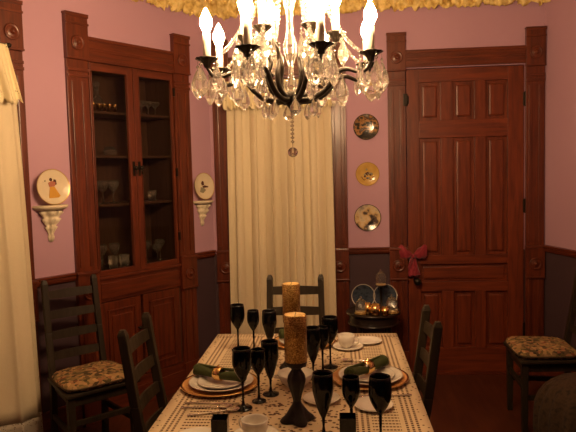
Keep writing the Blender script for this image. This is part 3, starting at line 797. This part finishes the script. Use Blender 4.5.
# ------------------------------------------------------------------ place settings
def plate_obj(name, label, cat, x, y, z, r, m, h=.018, group=None, well=.62, m2=None):
    b = MB()
    P = [(0, 0), (r * well, 0), (r * .96, h - .004), (r, h - .001), (r, h + .001), (r * .95, h), (r * well, .004), (r * well * .9, .003), (0, .003)]
    b.lathe(P[:4], m, 48); b.lathe(P[3:6], m2 or m, 48); b.lathe(P[5:], m, 48)
    return tag(b.build(name, None, (x, y, z)), label, cat, group)
def napkin(label, x, y, z, ang, tilt=0.0):
    b = MB(); pts, rad = [], []
    for k in range(21):
        t = k / 20; xx = -.112 + .224 * t
        rr = .0185 + .008 * (abs(t - .5) * 2) ** 2 - .005 * math.exp(-((t - .5) / .10) ** 2)
        pts.append((xx, .004 * math.sin(t * 9), rr * .92)); rad.append(rr)
    b.tube(pts, rad, GREENN, 16, None, False, True, .86)
    for sgn in (-1, 1):                             # the spiral of the rolled cloth at each end
        b.tube([(sgn * (.112 + .001 * k / 20), (.004 + .016 * k / 20) * math.cos(k * .8), .0245 + (.004 + .014 * k / 20) * math.sin(k * .8)) for k in range(20)], .003, GREENN, 5)
    b.tube([(-.108 + .216 * k / 10, .013, .037 + .006 * abs(k / 10 - .5)) for k in range(11)], .006, GREENN, 6)
    o = b.build('napkin', None, (x, y, z), ang); o.rotation_euler = (0, tilt, ang)
    tag(o, label, 'napkin')
def nap_ring(label, x, y, z, ang):
    b = MB(); b.lathe([(.0230, -.018), (.0265, -.016), (.0275, 0), (.0265, .016), (.0230, .018), (.0225, 0), (.0230, -.018)], GOLDR, 28, T(0, 0, .021) @ Matrix.Rotation(PI / 2, 4, 'Y'))
    b.gem((0, 0, .051), .007, GOLDR)
    tag(b.build('napkin_ring', None, (x, y, z), ang), label, 'napkin ring')
def setting(x, y, where, ang):
    plate_obj('charger_plate', 'gold-rimmed charger plate ' + where, 'plate', x, y, ZT, .155, GOLDC, .014, None, .72, GOLDR)
    plate_obj('dinner_plate', 'cream dinner plate on the charger ' + where, 'plate', x + .004, y + .006, ZT + .0045, .128, CHINA, .018)
    plate_obj('salad_plate', 'small cream salad plate on the dinner plate ' + where, 'plate', x + .006, y + .008, ZT + .009, .096, CHINA, .014)
    napkin('rolled green napkin on the plates ' + where, x - .006, y + .012, ZT + .0245, ang)
    nap_ring('gold ring around the green napkin ' + where, x - .006 , y + .012, ZT + .0245, ang)
setting(-.472, 2.335, 'in front of the china cabinet chair', math.radians(-24))
setting(.120, 2.410, 'at the chair nearest the door', math.radians(48))
setting(-.170, 2.930, 'at the far end by the curtained window', math.radians(10))

def goblet(kind, label, x, y, group='black stemware on the table'):
    h, r, rb = {'wine': (.219, .0350, .57), 'small': (.196, .0285, .53), 'flute': (.206, .0338, .73)}[kind]
    name = {'wine': 'wine_goblet', 'small': 'wine_goblet', 'flute': 'champagne_flute'}[kind]
    zb = h * (1 - rb); e = 1.0 if kind != 'flute' else .62
    def rr(t):
        if kind == 'flute': return r * (min(1, t / .62) ** .62 if t < .62 else 1 - .06 * ((t - .62) / .38) ** 2)
        return r * (math.sin(min(t, .60) / .60 * PI / 2) ** .95 if t < .60 else 1 - .10 * ((t - .60) / .40) ** 2)
    root = thing(name, label, 'glass', (x, y, ZT), 0, group)
    b = MB(); P = [(.0045, zb)] + [(max(.0045, rr(k / 14)), zb + (h - zb) * k / 14) for k in range(1, 15)]
    Q = [(max(.001, a - .0016), z) for a, z in P[:0:-1]] + [(0, zb + .012)]
    b.lathe([(0, zb)] + P + Q, BLACKG, 28); b.build('bowl', root)
    b = MB(); b.lathe([(0, .0), (r * .92, 0), (r * .94, .002), (r * .90, .004), (r * .35, .008), (.006, .014), (.0042, .03), (.0038, zb * .6), (.0050, zb), (0, zb + .001)], BLACKG, 24); b.build('stem', root)
    return root
goblet('wine', 'large black wine goblet in the trio beside the gold charger by the cabinet chair', -.344, 2.105)
goblet('small', 'small black wine goblet in the middle of the trio nearest the candlestick', -.296, 2.172)
goblet('flute', 'tall black flute in the trio nearest the candlestick', -.260, 2.243)
goblet('wine', 'large black goblet in the far trio, nearest the table edge', -.476, 2.82)
goblet('small', 'small black goblet in the middle of the far trio before the curtain', -.398, 2.80)
goblet('flute', 'black flute in the far trio, before the end chair', -.316, 2.75)
goblet('flute', 'black flute standing right beside the near gold candle', -.106, 2.44)
goblet('small', 'small black goblet between the flute and goblet next to the gold candle', -.068, 2.49)
goblet('wine', 'large black goblet nearest the far teacup', -.037, 2.566)
goblet('flute', 'large black flute nearest the viewer beside the candlestick foot', -.053, 1.88)
goblet('small', 'small black goblet behind the square black tumbler, nearest the viewer', .035, 1.872)
goblet('wine', 'large black goblet nearest the viewer at the lace table edge', .121, 1.81)

def square_tumbler(label, x, y, rot):
    b = MB(); w, h, t = .0245, .100, .003
    b.box(-w, w, -w, w, 0, .008, BLACKG)
    for q in ((-w, w, -w, -w + t), (-w, w, w - t, w), (-w, -w + t, -w + t, w - t), (w - t, w, -w + t, w - t)): b.box(q[0], q[1], q[2], q[3], .006, h, BLACKG, .0008)
    tag(b.build('square_tumbler', None, (x, y, ZT), rot), label, 'glass')
square_tumbler('square black glass tumbler beside the near teacup and the cutlery', -.365, 1.785, .06)
square_tumbler('square black glass tumbler in front of the small black goblet', .022, 1.80, .0)

def teacup(label, x, y, z, r, hang):
    rt = thing('teacup', label, 'cup', (x, y, z), hang)
    b = MB(); h = .058
    b.lathe([(0, 0), (r * .55, 0), (r * .58, .004), (r * .80, .012), (r * .93, .030), (r, h), (r - .002, h + .001), (r - .004, h - .002), (r * .86, .030), (r * .72, .014), (0, .008)], CHINA, 32); b.build('cup_body', rt)
    b = MB(); b.tube([(r * .93, 0, .046), (r * 1.25, 0, .050), (r * 1.48, 0, .040), (r * 1.42, 0, .024), (r * 1.12, 0, .014), (r * .84, 0, .014)], .0035, CHINA, 8); b.build('handle', rt)
def saucer(label, x, y, r=.072): return plate_obj('saucer', label, 'saucer', x, y, ZT, r, CHINA, .012, None, .55)
saucer('cream saucer under the far teacup', .043, 2.850, .072); teacup('cream teacup on a saucer at the far corner of the table', .036, 2.855, ZT + .004, .040, -.2)
plate_obj('bread_plate', 'small cream bread plate beside the far teacup', 'plate', .140, 2.945, ZT, .070, CHINA, .012)
saucer('cream saucer under the near teacup', -.268, 1.864, .075); teacup('cream teacup nearest the viewer, beside a square black tumbler', -.270, 1.862, ZT + .004, .043, 2.6)
plate_obj('bread_plate', 'small cream bread plate before the place setting nearest the door', 'plate', .118, 2.125, ZT, .070, CHINA, .012)
saucer('cream saucer between the candlestick and the near flute', -.068, 2.185, .068)
plate_obj('bread_plate', 'small cream bread plate at the near edge beside the cutlery', 'plate', -.452, 1.835, ZT, .080, CHINA, .012)
bw = thing('serving_bowl', 'wide white bowl behind the near candlestick', 'bowl', (-.172, 2.34, ZT), .2)
b = MB(); b.lathe([(0, 0), (.040, 0), (.040, .005), (.058, .020), (.072, .052), (.070, .053), (.054, .022), (.03, .010), (0, .009)], CHINA, 36); b.build('bowl_body', bw)
for sgn in (-1, 1):
    b = MB(); b.tube([(sgn * .066, -.014, .040), (sgn * .084, -.012, .042), (sgn * .088, 0, .042), (sgn * .084, .012, .042), (sgn * .066, .014, .040)], .0035, CHINA, 8); b.build('handle', bw)

def cutlery(kind, label, x, y, ang):
    b = MB(); L = .19
    if kind == 'knife':
        b.hexa([(-.095, -.006, 0), (0, -.004, 0), (0, .004, 0), (-.095, .006, 0), (-.095, -.006, .005), (0, -.004, .005), (0, .004, .005), (-.095, .006, .005)], SILVER, .0015)
        b.prism([(0, 0), (.09, 0), (.105, .004), (.10, .012), (.0, .009)], 0, .002, SILVER, Matrix(((1, 0, 0, 0), (0, 0, 1, -.006), (0, 1, 0, .001), (0, 0, 0, 1))))
    else:
        b.tube([(-.095, 0, .003), (-.085, 0, .003), (-.03, 0, .003), (.035, 0, .005), (.045, 0, .004)], [.004, .006, .0035, .0025, .004], SILVER, 8, None, False, True, 1.0)
        if kind == 'spoon':
            b.lathe([(0, -.003), (.012, -.001), (.019, .004), (.0175, .0045), (.011, .001), (0, -.0005)], SILVER, 20, T(.066, 0, .004) @ Matrix.Diagonal((1.35, 1, 1, 1)))
        else:
            b.prism([(.042, -.006), (.060, -.011), (.062, .011), (.042, .006)], .002, .0045, SILVER, Matrix(((1, 0, 0, 0), (0, 0, 1, 0), (0, 1, 0, 0), (0, 0, 0, 1))))
            for k in range(4): b.tube([(.058, -.009 + .006 * k, .0035), (.082, -.009 + .006 * k, .005), (.097, -.009 + .006 * k, .0045)], .0014, SILVER, 6)
    tag(b.build({'knife': 'table_knife', 'spoon': 'teaspoon', 'fork': 'dinner_fork'}[kind], None, (x, y, ZT), ang), label, kind)
cutlery('knife', 'silver knife lying beside the charger at the cabinet-side setting', -.47, 2.145, .02)
cutlery('spoon', 'silver spoon beside the knife at the cabinet-side setting, bowl inward', -.475, 2.105, .05)
cutlery('spoon', 'second silver spoon at the cabinet-side setting, nearest the square black tumbler', -.44, 2.060, .32)
cutlery('fork', 'silver fork on the far side of the charger by the cabinet chair', -.46, 2.53, 0)
cutlery('fork', 'silver fork between bread plate and charger nearest the door', .17, 2.222, PI + .1)
cutlery('knife', 'silver knife beyond the charger nearest the door', .12, 2.60, PI)
cutlery('spoon', 'silver spoon beyond the charger nearest the door', .10, 2.64, PI - .1)

# ------------------------------------------------------------------ candlesticks
def candlestick(label, x, y):
    r = thing('candlestick', label, 'candlestick', (x, y, ZT), .4)
    lobes = lambda a, z: 1 + (.24 * math.cos(4 * a) if z < .022 else .24 * math.cos(4 * a) * max(0, (.05 - z) / .028))
    b = MB(); b.lathe([(0, 0), (.047, 0), (.050, .006), (.045, .014), (.034, .026), (.026, .044), (.016, .060), (.013, .070)], IRON, 48, None, True, 2 * PI, 0, lobes); b.build('foot', r)
    rib = lambda a, z: 1 + .06 * math.cos(8 * a)
    b = MB(); b.lathe([(.013, .070), (.015, .082), (.020, .100), (.027, .122), (.031, .140), (.029, .154), (.021, .168), (.015, .178), (.017, .182)], IRON, 48, None, True, 2 * PI, 0, rib); b.build('shaft', r)
    b = MB(); b.lathe([(.017, .182), (.028, .188), (.036, .197), (.0375, .203), (.036, .206), (0, .206)], IRON, 36); b.build('drip_pan', r)
def pillar(label, x, y, r=.0378, h=.158):
    rt = thing('pillar_candle', label, 'candle', (x, y, ZT + .2065))
    b = MB(); b.lathe([(0, 0), (r, 0), (r, h - .004), (r - .003, h)], GILT, 36); b.lathe([(r - .003, h), (r - .006, h - .003), (.004, h - .008), (0, h - .008)], WAXTOP, 36); b.build('wax', rt)
    b = MB(); b.tube([(0, 0, h - .009), (.001, 0, h), (.003, 0, h + .006)], .0011, IRON, 6); tag(b.build('wick', rt), 'black wick')
candlestick('dark four-footed candlestick nearest the viewer on the lace cloth', -.144, 2.000); pillar('glittering gold pillar candle nearest the viewer', -.144, 2.000)
candlestick('dark candlestick half hidden behind the near candle', -.198, 2.560); pillar('glittering gold pillar candle standing behind the nearer one', -.198, 2.560)

# ------------------------------------------------------------------ side table by the back wall
SX, SY, SZ = .262, 4.505, .560
st = thing('drum_table', 'small round dark drum table between the window and the door', 'table', (SX, SY, 0))
b = MB(); b.lathe([(0, SZ - .018), (.200, SZ - .018), (.204, SZ - .010), (.200, SZ - .002), (.19, SZ), (0, SZ)], DARKTABLE, 48); b.build('tabletop', st)
b = MB(); b.lathe([(.182, SZ - .095), (.186, SZ - .090), (.180, SZ - .080), (.180, SZ - .018)], DARKTABLE, 48); b.lathe([(.180, SZ - .093), (.190, SZ - .093), (.192, SZ - .085), (.180, SZ - .080)], DARKTABLE, 48); b.build('drum', st)
b = MB(); b.lathe([(0, .14), (.15, .14), (.155, .147), (.15, .155), (0, .155)], DARKTABLE, 40); b.build('shelf', st)
for k in range(4):
    a = PI / 4 + k * PI / 2; b = MB(); cx, cy = .150 * math.cos(a), .150 * math.sin(a)
    b.lathe([(0, 0), (.014, 0), (.018, .02), (.012, .06), (.018, .14), (.016, .22), (.022, .36), (.018, SZ - .09)], DARKTABLE, 14, T(cx, cy, 0)); b.build('leg', st)
BLUEP = plate_paint('dark blue glaze', [(.02, .03, .05), (.05, .07, .10), (.015, .02, .035)], [.3, .5, .7], 30, 2.2); SILV = plain('pale rim', (.55, .52, .45), .25, .3)
for lab, x in (('dark blue pale-rimmed plate propped against the wall, nearer the window', .192), ('dark blue pale-rimmed plate propped against the wall, nearer the door', .356)):
    b = MB(); r = .090; P = [(a * r, c * r) for a, c in PLP]
    b.lathe(P[:6], SILV, 40, FACE); b.lathe([P[5], (r * .93, .155 * r), ], SILV, 40, FACE); b.lathe([(r * .93, .155 * r), P[6], P[7], P[8], P[9]], BLUEP, 40, FACE)
    o = b.build('decorative_plate'); o.matrix_world = Matrix.Translation((x, SY + .092, SZ + .090)) @ Matrix.Rotation(-.16, 4, 'X'); tag(o, lab, 'plate')
GILTWAX = plain('pale gold wax', (.82, .62, .30), .35)
def cloche(label, x, y, z, r, h, ped=0):
    rt = thing('glass_cloche', label, 'cloche', (x, y, z))
    b = MB()
    if ped: b.lathe([(0, 0), (.030, 0), (.032, .006), (.010, .016), (.008, ped * .6), (.012, ped - .02), (.03, ped - .006), (r * 1.15, ped - .004), (r * 1.18, ped), (0, ped)], BRONZE, 28)
    else: b.lathe([(0, 0), (r * 1.12, 0), (r * 1.18, .006), (r * 1.12, .010), (0, .010)], GOLDP, 28)
    b.build('stand', rt); q = ped or .010
    b = MB(); b.lathe([(0, 0), (r * .9, 0), (r * .9, .010), (0, .012)], GILTWAX, 24, T(0, 0, q)); b.build('candle_disc', rt)
    b = MB(); b.lathe([(r, q)] + [(r, q + h * .45)] + [(r * math.cos(k * PI / 12), q + h * .45 + h * .42 * math.sin(k * PI / 12)) for k in range(1, 6)] + [(.005, q + h * .87), (.004, q + h * .9), (.009, q + h * .94), (.006, q + h), (0, q + h)], GLASS, 28); b.build('dome', rt)
cloche('low glass cloche over a pale candle, before the plate nearer the window', .165, 4.40, SZ, .040, .115)
cloche('low glass cloche over a pale candle, before the plate nearer the door', .390, 4.42, SZ, .042, .125)
cloche('glass cloche on a tall gold pedestal in the centre of the drum table', .318, 4.475, SZ, .038, .115, .195)
def gold_votive(label, x, y, r, h):
    rt = thing('gold_votive', label, 'votive', (x, y, SZ))
    b = MB(); b.lathe([(0, 0), (r * .8, 0), (r * .95, h * .3), (r, h), (r - .003, h), (r * .8, h * .4), (0, h * .35)], GOLDR, 24); b.build('cup_body', rt)
    b = MB(); b.lathe([(0, 0), (r * .82, 0), (r * .84, .012), (0, .014)], CHINA, 20, T(0, 0, h * .60)); b.build('wax', rt)
gold_votive('slim gold votive cup beside the low cloche nearer the window', .214, 4.37, .022, .085)
gold_votive('widest gold votive cup with cream wax on the drum table', .266, 4.345, .038, .080)
gold_votive('small gold votive cup at the front edge of the drum table', .334, 4.335, .027, .062)
REDG = plain('ruby ornament glass', (.16, .015, .008), .08, 0, .6)
for i, (x, y, z, r, lab) in enumerate(((.255, 4.425, SZ, .030, 'dark red ornament ball behind the widest gold votive'),)):
    b = MB(); b.lathe([(0, 0)] + [(r * math.sin(k * PI / 12), r - r * math.cos(k * PI / 12)) for k in range(1, 12)] + [(.007, 2 * r), (.007, 2 * r + .010), (0, 2 * r + .010)], REDG, 24)
    tag(b.build('ornament_ball', None, (x, y, z)), lab, 'ornament')

# ------------------------------------------------------------------ chandelier
CX, CY = -.154, 2.25
cd = thing('chandelier', 'black and crystal candle chandelier hanging above the dining table', 'chandelier', (CX, CY, 1.60))
Z = lambda z: z - 1.60
b = MB()
b.lathe([(0, Z(1.818)), (.006, Z(1.822)), (.010, Z(1.832)), (.024, Z(1.850)), (.036, Z(1.872)), (.030, Z(1.886)), (.012, Z(1.892)), (0, Z(1.893))], BRONZE, 24)
tag(b.build('hub', cd), 'black metal hub')
b = MB()
b.lathe([(0, Z(1.892)), (.016, Z(1.894)), (.024, Z(1.912)), (.020, Z(1.932)), (.010, Z(1.945)), (.010, Z(1.985)), (.022, Z(2.02)), (.026, Z(2.06)), (.014, Z(2.10)), (.012, Z(2.18)), (.028, Z(2.24)), (.016, Z(2.32)), (.010, Z(2.40)), (0, Z(2.41))], CRYS, 20)
tag(b.build('glass_baluster', cd), 'clear glass centre baluster')
b = MB(); b.tube([(0, 0, Z(2.39)), (0, 0, Z(2.56)), (0, 0, Z(2.97))], .006, BRONZE, 8)
b.lathe([(0, Z(2.93)), (.03, Z(2.935)), (.06, Z(2.965)), (.075, Z(2.992)), (0, Z(2.993))], BRONZE, 28)
b.build('ceiling_canopy', cd)
b = MB(); b.tube([(.085 * math.cos(2 * PI * k / 32), .085 * math.sin(2 * PI * k / 32), Z(2.50)) for k in range(32)], .006, BRONZE, 8, None, True)
for k in range(4):
    a = k * PI / 2; b.tube([(0, 0, Z(2.55)), (.05 * math.cos(a), .05 * math.sin(a), Z(2.53)), (.085 * math.cos(a), .085 * math.sin(a), Z(2.50))], .004, BRONZE, 6)
b.build('crown_ring', cd)
def crystal_mesh(h, w):
    b = MB(); M = Matrix.Diagonal((1, .55, 1, 1))
    b.lathe([(0, -h), (w * .26, -h * .90), (w * .50, -h * .70), (w * .44, -h * .48), (w * .13, -h * .14), (0, -h * .08)], CRYS, 6, M, False)
    b.gem((0, 0, -h * .02), .0075, CRYS, .008)
    b.tube([(0, 0, .018), (0, 0, -h * .10)], .0008, SILVER, 4)
    o = b.build('crystal_drop', cd); return o
protos = {'L': crystal_mesh(.116, .058), 'M': crystal_mesh(.094, .047), 'S': crystal_mesh(.068, .042)}
used = set()
def drop(kind, x, y, z, ang):
    p = protos[kind]
    if kind in used:
        o = p.copy(); COL.objects.link(o); o.parent = cd
    else: o = p; used.add(kind)
    o.location = (x, y, Z(z)); o.rotation_euler = (0, 0, ang)
rn = random.Random(11)
def arm(ang, path, rads, pz, pr, cand):
    ca, sa = math.cos(ang), math.sin(ang)
    rx = path[-1][0]
    b = MB(); pp = []
    # smooth the control path
    P = [Vector((r, 0, z)) for r, z in path]
    for i in range(len(P) - 1):
        p0, p1, p2, p3 = P[max(0, i - 1)], P[i], P[i + 1], P[min(len(P) - 1, i + 2)]
        for k in range(5):
            t = k / 5; pp.append(.5 * ((2 * p1) + (p2 - p0) * t + (2 * p0 - 5 * p1 + 4 * p2 - p3) * t * t + (3 * p1 - p0 - 3 * p2 + p3) * t ** 3))
    pp.append(P[-1]); pts = [(p.x * ca, p.x * sa, Z(p.z)) for p in pp]
    n = len(pts); b.tube(pts, [rads[0] + (rads[1] - rads[0]) * k / (n - 1) for k in range(n)], BRONZE, 10)
    a = tag(b.build('arm', cd), 'black scrolled arm')
    M = T(rx * ca, rx * sa, Z(pz))
    b = MB(); wav = lambda q, z: 1 + .07 * math.cos(10 * q)
    b.lathe([(0, -.022), (.010, -.020), (.014, -.008), (.022, 0), (pr, .010), (pr * 1.02, .013), (pr * .9, .011), (.016, .006), (.016, .018), (0, .019)], BRONZE, 40, M, True, 2 * PI, 0, wav); b.build('drip_pan', a)
    b = MB(); b.lathe([(0, .018), (.0135, .018), (.0135, .018 + cand), (.010, .022 + cand), (0, .022 + cand)], WAX, 14, M); b.build('candle_sleeve', a)
    b = MB(); z0 = .020 + cand
    b.lathe([(.006, z0), (.014, z0 + .008), (.0225, z0 + .028), (.0210, z0 + .046), (.012, z0 + .066), (.004, z0 + .082), (0, z0 + .086)], BULB, 12, M); tag(b.build('bulb', a), 'glowing flame-shaped bulb')
    return rx * ca, rx * sa
for k in range(8):
    a = PI / 8 + k * PI / 4
    x, y = arm(a, [(.018, 1.868), (.050, 1.858), (.095, 1.866), (.140, 1.892), (.185, 1.945), (.220, 1.952), (.258, 1.940), (.288, 1.943), (.306, 1.970)], (.0115, .006), 1.990, .040, .080)
    for j in range(4):
        q = a + (j - 1.5) * PI / 2; drop('L' if j in (1, 2) else 'M', x + .041 * math.cos(q), y + .041 * math.sin(q), 1.978, q + PI / 2 + rn.uniform(-.5, .5))
    # a small drop under the bend
    drop('M', .20 * math.cos(a), .20 * math.sin(a), 1.93, a + rn.uniform(-.6, .6))
for k in range(6):
    a = k * PI / 3
    x, y = arm(a, [(.016, 1.872), (.050, 1.878), (.078, 1.910), (.084, 1.955), (.072, 2.000), (.092, 2.042), (.130, 2.050), (.155, 2.046), (.166, 2.062)], (.011, .006), 2.085, .034, .078)
    for j in range(4):
        q = a + (j - 1.5) * PI / 2; drop('M', x + .035 * math.cos(q), y + .035 * math.sin(q), 2.073, q + PI / 2 + rn.uniform(-.5, .5))
for k in range(8):                                  # ring under the hub
    a = k * PI / 4 + .2; drop('S', .098 * math.cos(a), .098 * math.sin(a), 1.862, a + PI / 2 + rn.uniform(-.4, .4))
for k in range(8):
    a = k * PI / 4 + .5; drop('M', .085 * math.cos(a), .085 * math.sin(a), 2.487, a + PI / 2)
def strand(pts, n, r):
    b = MB(); P = [Vector(p) for p in pts]
    for k in range(n):
        t = k / (n - 1); p = P[0] * (1 - t) ** 2 + P[1] * 2 * t * (1 - t) + P[2] * t * t
        b.gem(p, r * (1.25 if k % 4 == 0 else 1), CRYS)
    return b.build('bead_strand', cd)
for k in range(8):
    a = PI / 8 + k * PI / 4; c, s = math.cos(a), math.sin(a)
    strand([(.085 * c, .085 * s, Z(2.495)), (.13 * c, .13 * s, Z(2.10)), (.272 * c, .272 * s, Z(2.006))], 34, .0075)
for k in range(6):
    a = k * PI / 3; c, s = math.cos(a), math.sin(a)
    strand([(.085 * c, .085 * s, Z(2.49)), (.06 * c, .06 * s, Z(2.2)), (.130 * c, .130 * s, Z(2.09))], 24, .0065)
b = MB()
for k in range(8): b.gem((0, 0, Z(1.812 - .0145 * k)), .0078, CRYS, .0075)
b.tube([(0, 0, Z(1.820)), (0, 0, Z(1.690))], .0008, SILVER, 4); b.build('bead_chain', cd)
b = MB(); r = .0185; b.lathe([(0, -r)] + [(r * math.sin(k * PI / 8), -r * math.cos(k * PI / 8)) for k in range(1, 8)] + [(0, r)], CRYS, 12, T(0, 0, Z(1.672)), False); tag(b.build('crystal_ball', cd), 'faceted crystal ball')

# ------------------------------------------------------------------ world, camera, view
w = bpy.data.worlds.new('night'); sc.world = w; w.use_nodes = True
w.node_tree.nodes['Background'].inputs[0].default_value = (.02, .02, .03, 1); w.node_tree.nodes['Background'].inputs[1].default_value = .2
cam = bpy.data.cameras.new('camera'); co = bpy.data.objects.new('camera', cam); COL.objects.link(co)
cam.sensor_width = 36; cam.lens = 610.45 / 576 * 36; cam.clip_start = .02
F = Vector((-.07866, .99431, -.07182)); R = Vector((.996695, .076973, -.025963)); U = Vector((.020287, .073625, .997080))
co.matrix_world = Matrix(((R.x, U.x, -F.x, 0), (R.y, U.y, -F.y, 0), (R.z, U.z, -F.z, 1.6), (0, 0, 0, 1)))
sc.camera = co
sc.view_settings.view_transform = 'Standard'; sc.view_settings.look = 'None'; sc.view_settings.gamma = 1; sc.view_settings.use_curve_mapping = False
sc.view_settings.exposure = 1.10
